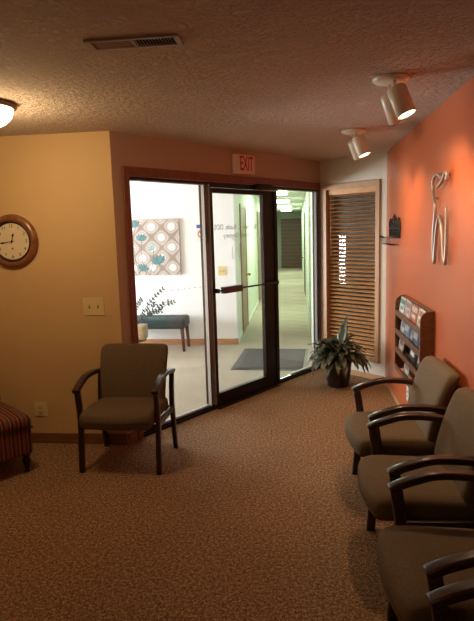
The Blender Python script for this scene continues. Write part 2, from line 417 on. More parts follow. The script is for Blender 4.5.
bm = bmesh.new(); add_box(bm, 2.898, 2.905, .007, .036, .04, 2.10); obj('glazing_bead', bm, M['silver2'], w2, .001)
bm = bmesh.new(); add_box(bm, 2.940, 2.950, -.004, .06, .0, 2.12); obj('window_frame', bm, M['silver2'], w2, .001)
bm = bmesh.new(); add_box(bm, 2.898, 2.940, .036, .06, .04, 2.10); obj('mullion_core', bm, M['bronze'], w2)
bm = bmesh.new(); add_box(bm, 2.078, 2.115, .0, .09, .0, 2.12); obj('mullion', bm, M['bronze'], w2, .002)
bm = bmesh.new(); add_box(bm, 2.115, 2.123, .012, .08, .06, 2.095); obj('mullion_trim', bm, M['silver'], w2, .001)
bm = bmesh.new(); add_box(bm, 2.118, 2.940, .0, .006, .055, 2.10); obj('pane', bm, M['glass'], w2)
# door frame jamb
bm = bmesh.new(); add_box(bm, 1.074, 1.094, 0, .10, 0, 2.12); add_box(bm, 2.064, 2.078, 0, .10, 0, 2.12); add_box(bm, 1.094, 2.064, 0, .10, 2.075, 2.12)
place(struct('trim_2', bm, M['bronze'], bevel=.002), DW)
bm = bmesh.new(); add_box(bm, 1.074, 2.078, -.04, .12, 0, .012); place(struct('trim_3', bm, M['bronze'], bevel=.003), DW)
# the door leaf
d1 = struct_empty('door_1'); place(d1, DW)
bm = bmesh.new(); add_box(bm, 1.098, 1.128, .01, .055, .016, 2.07); obj('stile', bm, M['bronze'], d1, .003)
bm = bmesh.new(); add_box(bm, 1.885, 2.06, .01, .055, .016, 2.07); obj('stile', bm, M['bronze'], d1, .003)
for z0, z1 in ((.016, .135), (2.025, 2.07)):
    bm = bmesh.new(); add_box(bm, 1.128, 1.885, .01, .055, z0, z1); obj('rail', bm, M['bronze'], d1, .003)
bm = bmesh.new(); add_box(bm, 1.12, 1.89, .03, .036, .13, 2.03); obj('pane', bm, M['glass'], d1)
bm = bmesh.new()
add_tube(bm, [(1.10, -.045, 1.128), (2.05, -.045, 1.128)], .009, 10)
for x in (1.108, 2.045): add_box(bm, x-.012, x+.012, -.052, .012, 1.108, 1.148)
pb = obj('push_bar', bm, M['bronze'], d1, .001)
bm = bmesh.new(); add_box(bm, 1.16, 1.43, -.075, -.02, 1.098, 1.160); pp = obj('push_paddle', bm, mat('maroon_paddle', (.075, .022, .02), .35), pb, .006)
pp['label'] = 'dark maroon push paddle on the bar'
# mirrored lettering: it faces the lobby
def flat(x, z, y=.0285, mirror=True):
    return Matrix.Translation((x, y, z)) @ Matrix(((-1 if mirror else 1, 0, 0, 0), (0, 0, -1 if not mirror else 1, 0), (0, 1, 0, 0), (0, 0, 0, 1)))
text_mesh('lettering', 'Stephen C. Kuzle, DDS', .068, M['decaldark'], d1, flat(1.475, 1.712), .0004)
text_mesh('lettering', 'Family Dentistry', .058, M['decaldark'], d1, flat(1.475, 1.632), .0004)
A_ = [[3.5326, 1.7819], [3.5121, 1.6912], [3.5102, 1.5846], [3.5144, 1.4984], [3.5332, 1.4344], [3.5734, 1.5068], [3.6026, 1.5938], [3.6398, 1.6707], [3.6888, 1.7269], [3.7308, 1.6939], [3.7652, 1.6143], [3.7889, 1.5096], [3.8008, 1.4271], [3.8332, 1.5197], [3.8338, 1.637], [3.8084, 1.7295], [3.8098, 1.7984], [3.8484, 1.8577], [3.8828, 1.9176], [3.8683, 1.9741], [3.7949, 1.9992], [3.7214, 1.99], [3.6668, 1.9675]]
B_ = [[3.7374, 1.9184], [3.6721, 1.931], [3.6222, 1.9464], [3.5827, 1.9706], [3.5362, 1.9935], [3.5106, 1.9743], [3.5151, 1.9384]]
bm = bmesh.new()
for st in (A_, B_):
    add_sweep(bm, smooth_path([((3.7-a)*-.36+1.475, .0285, (b-1.7)*.36+1.50) for a, b in st], 3), rrect(.006, .001, .0004, 1), (0, 1, 0))
obj('tooth_emblem', bm, M['decal'], d1)
# door closer
dc = thing('door_closer', 'dark overhead door closer with a silver arm above the glass entry door', 'door closer'); place(dc, DW)
bm = bmesh.new(); add_rbox(bm, .26, .055, .058, .012, 4, c=(1.86, -.030, 2.10)); obj('closer_body', bm, M['bronze'], dc)
bm = bmesh.new(); add_sweep(bm, [(1.90, -.055, 2.068), (1.66, -.075, 2.062), (1.90, -.095, 2.064), (2.06, -.05, 2.072)], rrect(.020, .010, .002, 1), (0, 0, 1)); obj('closer_arm', bm, M['steel'], dc)
# exit sign
es = thing('exit_sign', 'pale box sign reading EXIT in red letters above the entry door', 'exit sign'); place(es, DW @ Matrix.Translation((1.548, 0, 2.300)))
bm = bmesh.new(); add_box(bm, -.140, .140, -.055, 0, -.09, .09); obj('sign_box', bm, M['signface'], es, .006)
bm = bmesh.new(); add_box(bm, -.132, .132, -.058, -.054, -.082, .082); obj('sign_panel', bm, M['signface'], es, .001)
mt = Matrix.Translation((.004, -.0585, 0)) @ Matrix.Rotation(PI/2, 4, 'X') @ Matrix.Diagonal((.60, 1.15, 1, 1))
text_mesh('lettering', 'EXIT', .165, M['signred'], es, mt, .001, bold=.002)

# ------------------------------------------------------------------ window with wooden blinds
w3 = struct_empty('window_3'); place(w3, WW)
bm = bmesh.new()
for x0, x1, z0, z1 in ((.058, .108, .195, 2.165), (.785, .838, .195, 2.165)): add_box(bm, x0, x1, -.018, 0, z0, z1)
add_box(bm, .108, .785, -.018, 0, 2.105, 2.165); add_box(bm, .108, .785, -.018, 0, .195, .235)
add_box(bm, .066, .106, 0, T, .225, 2.145); add_box(bm, .79, .83, 0, T, .225, 2.145); add_box(bm, .106, .79, 0, T, 2.11, 2.145); add_box(bm, .106, .79, 0, T, .225, .25)
obj('window_frame', bm, M['oak'], w3, .003)
bm = bmesh.new(); add_box(bm, .106, .79, .098, .104, .25, 2.11); obj('pane', bm, M['glass'], w3)
vb = thing('wooden_blinds', 'brown wooden slat blinds hanging in the narrow window behind the potted plant', 'blinds'); place(vb, WW)
bm = bmesh.new(); add_box(bm, .112, .784, .012, .07, 2.045, 2.108); obj('head_rail', bm, M['blind'], vb, .003)
bm = bmesh.new(); N = 40
for i in range(N):
    z = .30 + i*(1.74/(N-1)); a = math.radians(22 + random.uniform(-1.5, 1.5))
    mt = Matrix.Translation((0, .045, z)) @ Matrix.Rotation(a, 4, 'X')
    add_box(bm, .114, .782, -.0235, .0235, -.0014, .0014, mtx=mt)
obj('slats', bm, M['blind'], vb)
bm = bmesh.new(); add_box(bm, .114, .782, .022, .068, .262, .280); obj('bottom_rail', bm, M['blind'], vb, .003)
for x in (.20, .45, .70):
    bm = bmesh.new()
    for y in (.019, .071): add_tube(bm, [(x, y, .27), (x, y, 2.06)], .0012, 6)
    obj('ladder_cord', bm, M['oak'], vb)
bm = bmesh.new(); add_tube(bm, [(.16, .008, 2.06), (.16, .006, 1.35)], .004, 8); obj('tilt_wand', bm, M['blind'], vb)
# room behind the blinds
bm = bmesh.new()
add_box(bm, 3.5, 3.6, 4.0, 9.6, 0, H); add_box(bm, .32, 3.6, 9.5, 9.6, 0, H); add_box(bm, XR+T, 3.6, 4.0, 4.1, 0, H)
struct('wall_office', bm, M['office'])
bm = bmesh.new(); add_prism(bm, [(XR+T, 4.0), (3.6, 4.0), (3.6, 9.6), (.32, 9.6), (.32, 6.80), (1.05, 6.1)], -.1, 0); struct('floor_office', bm, M['carpet'])
bm = bmesh.new(); add_prism(bm, [(XR+T, 4.0), (3.6, 4.0), (3.6, 9.6), (.32, 9.6), (.32, 6.80), (1.05, 6.1)], H, H+.1); struct('ceiling_office', bm, M['office'])
ld = bpy.data.lights.new('office_fill', 'POINT'); ld.energy = L_OFFICE; ld.color = (1, .72, .42); ld.shadow_soft_size = .15  # added unseen light so the gaps between the slats read brown
lo = bpy.data.objects.new('office_fill', ld); lo.location = (1.7, 7.6, 2.1); C.objects.link(lo)

# ------------------------------------------------------------------ lobby and hallway beyond the glass
bm = bmesh.new(); add_prism(bm, [(-5, P0.y+T), (P0.x, P0.y), (P1.x, P1.y), (HX1, 6.7), (HX1, HY), (HX0, HY), (HX0, YL), (-5, YL)], -.1, -.001); struct('floor_lobby', bm, M['lobby_carpet'])
bm = bmesh.new(); add_prism(bm, [(-5, P0.y+T), (P0.x-.06, P0.y+T), (P1.x-.03, P1.y+.12), (HX1, 6.75), (HX1, YL), (-5, YL)], H, H+.1); struct('ceiling_lobby', bm, M['white_ceiling'])
bm = bmesh.new(); add_box(bm, HX0-T, HX1+T, YL, HY+T, H, H+.1); struct('ceiling_hall', bm, M['white_ceiling'])
bm = bmesh.new(); add_box(bm, -5.2, HX0-.001, YL, YL+T, 0, H); struct('wall_lobby_back', bm, M['lobby_white'])
bm = bmesh.new(); add_box(bm, -5.12, -5, P0.y+T, YL, 0, .45); add_box(bm, -5.12, -5, P0.y+T, YL, 1.52, H); add_box(bm, -5.12, -5, P0.y+T, 5.75, .45, 1.52); add_box(bm, -5.12, -5, 7.85, YL, .45, 1.52)
struct('wall_lobby_left', bm, M['lobby_white'])
w4 = struct_empty('window_4')
bm = bmesh.new(); add_box(bm, -5.10, -5.09, 5.75, 7.85, .45, 1.52); obj('pane', bm, M['glass'], w4)
bm = bmesh.new(); add_box(bm, HX0-T, HX0, YL+T, HY, 0, H); struct('wall_hall_left', bm, M['hall_green'])
bm = bmesh.new(); add_box(bm, HX1+.06, HX1+T, 6.62, 6.82, 0, H); add_box(bm, HX1, HX1+T, 6.82, HY, 0, H); struct('wall_hall_right', bm, M['hall_green'])
bm = bmesh.new(); add_box(bm, HX0-T, HX1+T, HY, HY+T, 0, H); struct('wall_hall_end', bm, M['hall_end'])
bm = bmesh.new(); add_box(bm, -5, HX0+.014, YL-.014, YL, 0, .09); struct('baseboard_lobby', bm, M['base_l'], bevel=.003)
bm = bmesh.new(); add_box(bm, HX0, HX0+.012, YL, 8.80, 0, .07); add_box(bm, HX0, HX0+.012, 9.76, 12.66, 0, .07); add_box(bm, HX0, HX0+.012, 13.82, HY, 0, .07); struct('baseboard_hall', bm, M['hall_green'])
def hall_door(name, y0, y1, x, sgn, m, knob=True):
    e = struct_empty(name)
    bm = bmesh.new(); add_box(bm, min(x, x+.012*sgn), max(x, x+.012*sgn), y0+.06, y1-.06, 0.01, 2.04)
    obj('door_leaf', bm, m, e, .002)
    bm = bmesh.new()
    for a, b, z0, z1 in ((y0, y0+.06, 0, 2.10), (y1-.06, y1, 0, 2.10), (y0+.06, y1-.06, 2.04, 2.10)): add_box(bm, min(x, x+.02*sgn), max(x, x+.02*sgn), a, b, z0, z1)
    obj('door_casing', bm, M['halldoor'] if m is not M['enddoor'] else m, e, .003)
    if knob:
        bm = bmesh.new(); mt = Matrix.Translation((x+.012*sgn, y1-.14, .92)) @ Matrix.Rotation(PI/2*sgn, 4, 'Y')
        add_lathe(bm, [(0, 0), (.032, 0), (.032, .008), (.012, .012), (.012, .04), (.028, .05), (.028, .065), (.015, .075), (0, .076)], 16, mtx=mt); obj('door_knob', bm, M['brass'], e)
hall_door('door_2', 8.82, 9.74, HX0, 1, M['halldoor']); hall_door('door_3', 12.68, 13.80, HX0, 1, M['halldoor'])
hall_door('door_4', 14.0, 15.0, HX1, -1, M['enddoor'])
e = struct_empty('door_5')
bm = bmesh.new(); add_box(bm, -.60, .16, HY-.02, HY, 0, 2.05); obj('door_leaf', bm, M['enddoor'], e, .003)
bm = bmesh.new(); add_box(bm, -.68, -.60, HY-.03, HY, 0, 2.12); add_box(bm, .12, .19, HY-.03, HY, 0, 2.12); add_box(bm, -.60, .12, HY-.03, HY, 2.05, 2.12); obj('door_casing', bm, M['enddoor'], e, .003)
LAB = ['hallway ceiling light nearest the glass door', 'second hallway ceiling light from the glass door', 'third hallway ceiling light from the glass door', 'hallway ceiling light nearest the far door']
for i, y in enumerate((11.0, 14.3, 17.7, 21.2)):
    t = thing('ceiling_light', LAB[i], 'ceiling light', (-.38, y, H), 0, 'lit panels along the hallway ceiling')
    bm = bmesh.new(); add_box(bm, -.22, .22, -.45, .45, -.035, 0); obj('light_housing', bm, M['white'], t, .004)
    bm = bmesh.new(); add_rbox(bm, .40, .86, .05, .02, 4, c=(0, 0, -.055)); obj('diffuser', bm, M['hallglow'], t)
    ld = bpy.data.lights.new('hall_lamp', 'AREA'); ld.shape = 'RECTANGLE'; ld.size = .38; ld.size_y = .8; ld.energy = L_HALL; ld.color = (.86, 1, .76)
    lo = bpy.data.objects.new('hall_lamp', ld); lo.location = (0, 0, -.085); lo.parent = t; C.objects.link(lo)

# lobby bench
bn = thing('upholstered_bench', 'teal tufted bench with dark wooden legs against the white lobby wall', 'bench', (-2.21, 7.74, 0))
def puff(v):
    if v.z > 0:
        k = abs(math.sin(v.x*PI/.16)*math.sin((v.y+.02)*PI/.16)); v.z += .012*k - .004
    return v
bm = bmesh.new(); add_rbox(bm, 1.24, .42, .15, .04, 22, puff, c=(0, 0, .40)); obj('bench_seat', bm, M['teal'], bn)
for sx in (-1, 1):
    for sy in (-1, 1):
        bm = bmesh.new(); add_sweep(bm, [(sx*.575, sy*.165, .335), (sx*.595, sy*.175, 0)], rrect(.05, .05, .006, 1), (0, 1, 0), scale=[1, .7]); obj('leg', bm, M['benchleg'], bn)
# plant on a low stand beside the bench
ps = thing('plant_stand', 'low round pedestal stand carrying the wicker planter in the lobby', 'plant stand', (-2.26, 7.2, 0))
bm = bmesh.new(); add_lathe(bm, [(0, .255), (.20, .255), (.20, .235), (.03, .22), (.02, .05), (.12, .02), (.12, 0), (0, 0)], 28); obj('stand', bm, M['benchleg'], ps)
lp = thing('potted_plant', 'leafy branching plant in a tan wicker planter before the lobby bench', 'plant', (-2.22, 7.2, .256))
bm = bmesh.new(); add_rbox(bm, .34, .22, .20, .025, 6, c=(0, 0, .10)); obj('planter', bm, M['basketm'], lp)
bm = bmesh.new(); bms = bmesh.new()
rr = random.Random(5)
for k in range(9):
    ang = rr.uniform(-.5, .4) if k < 6 else rr.uniform(2.4, 3.6); ln = rr.uniform(.38, .66); el = [.55, .72, .85, .42, .62, 1.05, 1.0, .8, .9][k]
    dx = Vector((math.cos(ang)*math.cos(el), math.sin(ang)*math.cos(el)*.6, math.sin(el)))
    p0 = Vector((rr.uniform(-.06, .08), rr.uniform(-.04, .04), .19)); pts = bez(p0, p0+dx*ln*.5+Vector((0, 0, .06)), p0+dx*ln, 12)
    add_tube(bms, pts, .004, 6)
    for i in range(4, 13):
        if rr.random() < .3: continue
        for sgn in (-1, 1):
            t = (pts[min(i+1, 12)]-pts[i-1]).normalized(); s = t.cross(Vector((0, 1, 0))).normalized()*sgn
            d = (s*.75+t*.75+Vector((0, rr.uniform(-.4, .4), 0))).normalized(); q = pts[i]; L_ = rr.uniform(.035, .055); n = d.cross(Vector((0, 1, 0))).normalized()
            vs = [bm.verts.new(x) for x in (q, q+d*L_*.5+n*.013+Vector((0, .003, 0)), q+d*L_, q+d*L_*.5-n*.013+Vector((0, .003, 0)))]
            bm.faces.new(vs)
fo = obj('foliage', bm, M['leafpale'], lp); sd = fo.modifiers.new('thickness', 'SOLIDIFY'); sd.thickness = .001
obj('stems', bms, M['leafpale'], lp)
# painting
pa = thing('canvas_painting', 'square canvas painting with ring pattern and teal flowers on the lobby wall', 'painting', (-2.12, YL-.002, 1.465))
bm = bmesh.new(); add_box(bm, -.415, .415, -.035, 0, -.405, .405); obj('stretcher', bm, M['canvas_edge'], pa, .003)
bm = bmesh.new(); add_box(bm, -.412, .412, -.0365, -.0352, -.402, .402); obj('canvas_face', bm, M['canvas'], pa)
rr = random.Random(3)
def flower(cx, cz, r, dirn, m):
    bm = bmesh.new()
    for k in range(5):
        a = dirn + (k-2)*.42; tip = Vector((cx+r*math.cos(a), -.0372, cz+r*math.sin(a))); b0 = Vector((cx, -.0372, cz)); n = Vector((-math.sin(a), 0, math.cos(a)))*r*.26
        mid = b0.lerp(tip, .6)
        vs = [bm.verts.new(q) for q in (b0, b0.lerp(tip, .3)+n*.7, mid+n, tip+n*.2, tip-n*.2, mid-n, b0.lerp(tip, .3)-n*.7)]
        for v in vs: v.co.y -= .0001*k
        bm.faces.new(vs)
    obj('painted_flower', bm, m, pa)
for cx, cz, r, a, m in ((-.15, .10, .11, 1.6, 'petal'), (.02, -.03, .09, 2.2, 'petal2'), (.11, -.24, .14, 1.9, 'petal'), (-.16, -.34, .11, 1.3, 'petal'), (-.24, .30, .11, 1.8, 'petal'), (-.34, -.05, .10, 1.4, 'petal2'), (-.33, -.26, .08, 1.5, 'petal')): flower(cx, cz, r, a, M[m])
bm = bmesh.new()
for a, b, c in (((-.10, -.4), (-.2, -.1), (-.15, .10)), ((-.05, -.4), (.02, -.2), (.02, -.03)), ((.0, -.4), (.02, -.32), (.11, -.24)), ((-.2, -.4), (-.33, 0), (-.24, .30)), ((-.25, -.4), (-.36, -.2), (-.34, -.05))):
    add_sweep(bm, bez((a[0], -.0372, a[1]), (b[0], -.0372, b[1]), (c[0], -.0372, c[1]), 8), rrect(.007, .0006, .0002, 1), (0, 1, 0))
obj('painted_stems', bm, M['stem'], pa)
# small signs and switch in the lobby
ns = thing('no_smoking_sticker', 'small round prohibition sticker on the white lobby wall', 'sticker', (-1.385, YL, 1.645))
bm = bmesh.new(); mt = Matrix.Translation((0, 0, 0)) @ Matrix.Rotation(PI/2, 4, 'X'); add_box(bm, -.07, .07, -.002, 0, -.105, .075); obj('backing', bm, M['paper'], ns)
bm = bmesh.new(); add_lathe(bm, [(.042, .002), (.055, .002), (.055, .004), (.042, .004), (.042, .002)], 28, mtx=mt)
add_box(bm, -.045, .045, -.004, -.002, -.004, .004, mtx=Matrix.Rotation(PI/4, 4, 'Y')); obj('ring', bm, M['signred'], ns)
bs = bmesh.new(); add_box(bs, -.035, .035, -.003, 0, -.026, .026); o = obj('blue_sticker', bs, M['blue']); o.location = (-1.42, YL, 1.755); tag(o, 'small blue rectangular sticker above the round prohibition sign', 'sticker')
def wall_plate(name, label, cat, mtx, w_, h_, toggles=0, outlets=0, m='plate'):
    t = thing(name, label, cat); place(t, mtx)
    bm = bmesh.new(); add_box(bm, -w_/2, w_/2, -.007, 0, -h_/2, h_/2); obj('cover_plate', bm, M[m], t, .003)
    for i in range(toggles):
        x = (i-(toggles-1)/2)*.047*(w_/.116 if toggles > 1 else 1)
        bm = bmesh.new(); add_box(bm, x-.006, x+.006, -.0085, -.006, -.013, .013); fr = obj('toggle_slot', bm, M['slot'], t)
        bm = bmesh.new(); add_box(bm, x-.0045, x+.0045, -.02, -.006, -.002, .009); obj('toggle', bm, M[m], fr, .001)
    for i in range(outlets):
        z = (i-(outlets-1)/2)*.039
        bm = bmesh.new(); add_rbox(bm, .034, .006, .029, .0028, 3, c=(0, -.008, z)); r_ = obj('receptacle', bm, M[m], t)
        bm = bmesh.new(); add_box(bm, -.008, -.006, -.0118, -.009, z-.004, z+.006); add_box(bm, .006, .008, -.0118, -.009, z-.004, z+.006); add_box(bm, -.002, .002, -.0118, -.009, z-.011, z-.007); obj('slots', bm, M['slot'], r_)
    return t
wall_plate('light_switch', 'almond two-toggle light switch plate on the white lobby wall', 'light switch', Matrix.Translation((-1.10, YL, 1.10)), .12, .135, 2)
wall_plate('light_switch', 'almond two-toggle light switch plate on the yellow wall beside the entry', 'light switch', Matrix.Translation((-1.588, P0.y, 1.122)), .170, .140, 2)
wall_plate('power_outlet', 'almond outlet low on the yellow wall beside the striped chair', 'outlet', Matrix.Translation((-2.09, P0.y, .288)), .112, .122, 0, 2)
wall_plate('power_outlet', 'white outlet low on the orange wall under the magazine rack', 'outlet', Matrix.Translation((XR, 4.72, .25)) @ Matrix.Rotation(-PI/2, 4, 'Z'), .08, .13, 0, 2, 'white')
# floor mat
mm_ = thing('floor_mat', 'charcoal rectangular floor mat lying on the pale carpet outside the glass door', 'mat', (-.345, 7.09, 0), math.radians(-3))
bm = bmesh.new(); add_rbox(bm, .84, 1.14, .010, .004, 3, c=(0, 0, .006)); obj('pile', bm, M['mat'], mm_)
bm = bmesh.new()
for q in ((-.45, -.42, -.60, .60), (.42, .45, -.60, .60), (-.42, .42, -.60, -.57), (-.42, .42, .57, .60)): add_box(bm, q[0], q[1], q[2], q[3], 0, .006)
obj('rubber_border', bm, M['black'], mm_)

# ------------------------------------------------------------------ chairs
def make_armchair():
    t = thing('waiting_room_armchair', '', 'chair')
    def seat_fn(v):
        # front edge bows forward, top crowns, underside flat
        if v.y < 0: v.y -= .035*max(0, 1-(v.x/.27)**2)*min(1, -v.y/.2)
        if v.z > 0: v.z += .012*(1-(v.x/.3)**2)*(1-(v.y/.35)**2) + (-.020 if v.y < -.18 else 0)*(-v.y-.18)/.07 - .012*(v.y/.25)
        return v
    bm = bmesh.new(); add_rbox(bm, .525, .50, .115, .042, 12, seat_fn, c=(0, -.015, .395)); obj('seat', bm, M['seatfab'], t)
    def back_fn(v):
        k = (v.z+.23)/.46
        v.x *= (.95 + .07*k) * (1 - .05*max(0, (k-.86)/.14)**2)
        v.y += .13*k - .10*(k*(1-k))*1.0 + .018*(v.x/.27)**2*(-1)
        return v
    bm = bmesh.new(); add_rbox(bm, .525, .080, .445, .036, 12, back_fn, c=(0, .167, .612)); obj('backrest', bm, M['seatfab'], t)
    for s in (-1, 1):
        x = s*.284
        bm = bmesh.new(); add_sweep(bm, smooth_path([(x, -.198, 0), (x, -.185, .16), (x, -.165, .34), (x, -.170, .46), (x, -.190, .59)], 4), rrect(.034, .048, .008, 2), (0, 1, 0)); obj('leg', bm, M['mahog'], t)
        bm = bmesh.new(); add_sweep(bm, smooth_path([(x, .285, 0), (x, .255, .18), (x, .225, .38), (x, .232, .5), (x, .262, .625)], 4), rrect(.034, .045, .008, 2), (0, 1, 0)); obj('leg', bm, M['mahog'], t)
        bm = bmesh.new()
        path = smooth_path([(x+s*.002, -.214, .592), (x+s*.002, -.175, .612), (x+s*.002, -.11, .635), (x+s*.002, -.02, .656), (x, .12, .652), (x, .275, .628)], 5)
        add_sweep(bm, path, rrect(.050, .032, .008, 3), (0, 0, 1)); obj('armrest', bm, M['mahog'], t)
        bm = bmesh.new(); add_box(bm, x-.013, x+.013, -.17, .225, .325, .37); obj('side_rail', bm, M['mahog'], t, .004)
    bm = bmesh.new(); add_box(bm, -.274, .274, -.16, -.135, .30, .345); obj('front_rail', bm, M['mahog'], t, .004)
    bm = bmesh.new(); add_box(bm, -.274, .274, .20, .225, .325, .37); obj('back_rail', bm, M['mahog'], t, .004)
    return t
proto = make_armchair()
spots = [((-1.262, 3.80, 0), math.radians(-1.5), 'brown upholstered armchair with dark wood arms standing alone against the yellow wall'),
         ((.592, 3.385, 0), -PI/2+.06, 'brown upholstered armchair on the orange wall nearest the magazine rack'),
         ((.594, 2.665, 0), -PI/2+.035, 'second brown armchair from the magazine rack in the row along the orange wall'),
         ((.594, 1.945, 0), -PI/2+.035, 'third brown armchair from the magazine rack, its whole seat visible lower right'),
         ((.594, 1.235, 0), -PI/2+.035, 'nearest armchair of the row, only its arm showing at bottom right')]
for i, (p, rz, lab) in enumerate(spots):
    o = proto if i == 0 else copy_tree(proto)
    o.location = p; o.rotation_euler = (0, 0, rz); o['label'] = lab
    if i: o['group'] = 'armchairs in a row along the orange wall'

# striped slipper chair: local -y is its front, local origin below the front right corner
sl = thing('slipper_chair', 'low armless chair in red striped upholstery with turned black legs at the left edge', 'chair', (-1.90, 3.60, 0), math.radians(50))
def up_fn(v):
    if v.z > 0: v.z += .028*(1-(v.x/.32)**2)*(1-(v.y/.34)**2)
    return v
bm = bmesh.new(); add_rbox(bm, .58, .60, .235, .02, 8, None, c=(-.29, .30, .255)); obj('seat_base', bm, M['stripes'], sl)
bm = bmesh.new(); add_rbox(bm, .60, .62, .10, .045, 10, up_fn, c=(-.29, .30, .37)); obj('seat_cushion', bm, M['stripes'], sl)
bm = bmesh.new()
def piping(z, w_=.295, d=.305, r=.04): return [(-.29+sx*w_, .30+sy*d, z) for sx, sy in ((-1, -1), (1, -1), (1, 1), (-1, 1), (-1, -1))]
add_tube(bm, piping(.335), .006, 8); obj('piping', bm, M['clockdark'], sl)
def bk_fn(v): v.y += .10*(v.z+.22)/.44; return v
bm = bmesh.new(); add_rbox(bm, .58, .11, .46, .045, 10, bk_fn, c=(-.29, .56, .62)); obj('backrest', bm, M['stripes'], sl)
LEGP = [(0, .14), (.026, .14), (.030, .125), (.020, .115), (.028, .10), (.030, .085), (.022, .06), (.014, .02), (.017, .01), (.017, 0), (0, 0)]
for x, y in ((-.04, .04), (-.54, .04), (-.04, .56), (-.54, .56)):
    bm = bmesh.new(); add_lathe(bm, LEGP, 18, mtx=Matrix.Translation((x, y, 0))); obj('leg', bm, M['black'], sl)

# ------------------------------------------------------------------ wall clock
wc = thing('wall_clock', 'round wooden wall clock with cream dial on the yellow wall', 'clock'); CR = .208
place(wc, Matrix.Translation((-2.205, P0.y, 1.645)) @ Matrix.Rotation(PI/2, 4, 'X'))
bm = bmesh.new(); add_lathe(bm, [(0, 0), (CR, 0), (CR+.002, .012), (CR-.008, .032), (CR-.03, .042), (CR-.05, .034), (CR-.055, .026)], 64); obj('case', bm, M['clockwood'], wc)
bm = bmesh.new(); add_lathe(bm, [(CR-.056, .02), (CR-.05, .036), (CR-.058, .038), (CR-.068, .022), (CR-.068, .018)], 64); obj('bezel', bm, M['clockdark'], wc)
bm = bmesh.new(); add_lathe(bm, [(0, .020), (CR-.062, .020)], 64); fc = obj('dial', bm, M['clockface'], wc)
for k in range(1, 13):
    a = PI/2 - k*PI/6; text_mesh('numeral', str(k), .036, M['clockdark'], fc, Matrix.Translation((.118*math.cos(a), .118*math.sin(a), .021)), .0004)
def hand(name, ang, ln, wd, z):
    bm = bmesh.new(); a = math.radians(90-ang)
    add_prism(bm, [(-.018, -wd*.4), (ln*.55, -wd*.35), (ln*.7, -wd), (ln*.8, -wd*.8), (ln, 0), (ln*.8, wd*.8), (ln*.7, wd), (ln*.55, wd*.35), (-.018, wd*.4)], z, z+.001, mtx=Matrix.Rotation(a, 4, 'Z')); obj(name, bm, M['black'], wc)
hand('hour_hand', 14, .066, .009, .0225); hand('minute_hand', 262, .105, .0055, .0245)
bm = bmesh.new(); add_lathe(bm, [(.007, .02), (.007, .028), (0, .029)], 14); obj('hub', bm, M['black'], wc)
bm = bmesh.new(); add_lathe(bm, [(.006, .0205), (.006, .022), (0, .0221)], 12, mtx=Matrix.Translation((.0, -.055, 0))); obj('winding_hole', bm, M['black'], wc)

# ------------------------------------------------------------------ ceiling vent
cv = thing('ceiling_vent', 'long ivory louvred air vent set in the textured ceiling', 'vent', (-.64, 2.295, H), math.radians(0))
bm = bmesh.new()
for x0, x1, y0, y1 in ((-.192, .192, -.056, -.040), (-.192, .192, .040, .056), (-.192, -.168, -.040, .040), (.168, .192, -.040, .040), (-.006, .006, -.040, .040)): add_box(bm, x0, x1, y0, y1, -.009, 0)
obj('vent_frame', bm, M['ventm'], cv, .002)
bm = bmesh.new(); add_box(bm, -.17, .17, -.042, .042, -.0012, 0); obj('duct_shade_sheet', bm, M['dark'], cv)  # flat near-black sheet standing in for the shade inside the duct
bm = bmesh.new()
for i in range(12):
    for side in (-1, 1):
        x = side*(.013 + i*.0128)
        add_box(bm, -.0008, .0008, -.041, .041, -.0045, .0045, mtx=Matrix.Translation((x, 0, -.0055)) @ Matrix.Rotation(-side*.5, 4, 'Y'))
obj('louvres', bm, M['ventm'], cv)

# ------------------------------------------------------------------ lamps
dl = thing('dome_ceiling_light', 'lit dome ceiling light with a bronze rim at the upper left edge', 'ceiling light', (-1.79, 3.13, H))
bm = bmesh.new(); add_lathe(bm, [(0, 0), (.185, 0), (.19, -.008), (.188, -.024), (.178, -.030), (.172, -.028), (.170, -.01)], 48); obj('rim', bm, mat('antique_bronze_rim', (.20, .13, .08), .35, .7), dl)
bm = bmesh.new(); add_lathe(bm, [(.171, -.02), (.170, -.04), (.160, -.072), (.13, -.105), (.08, -.130), (0, -.140)], 48); obj('glass_dome', bm, M['domeglow'], dl)
ld = bpy.data.lights.new('dome_lamp', 'POINT'); ld.energy = L_DOME; ld.color = (1, .70, .36); ld.shadow_soft_size = .12
lo = bpy.data.objects.new('dome_lamp', ld); lo.location = (0, 0, -.22); lo.parent = dl; C.objects.link(lo)
# added dome lamp, unseen, giving weak fill light from behind the camera
d2 = copy_tree(dl); d2.location = (-.9, -.9, H); d2['label'] = 'added unseen dome light filling the room from behind the camera'
for ch in d2.children:
    if ch.type == 'LIGHT': ch.data = ch.data.copy(); ch.data.energy = L_REAR_FILL

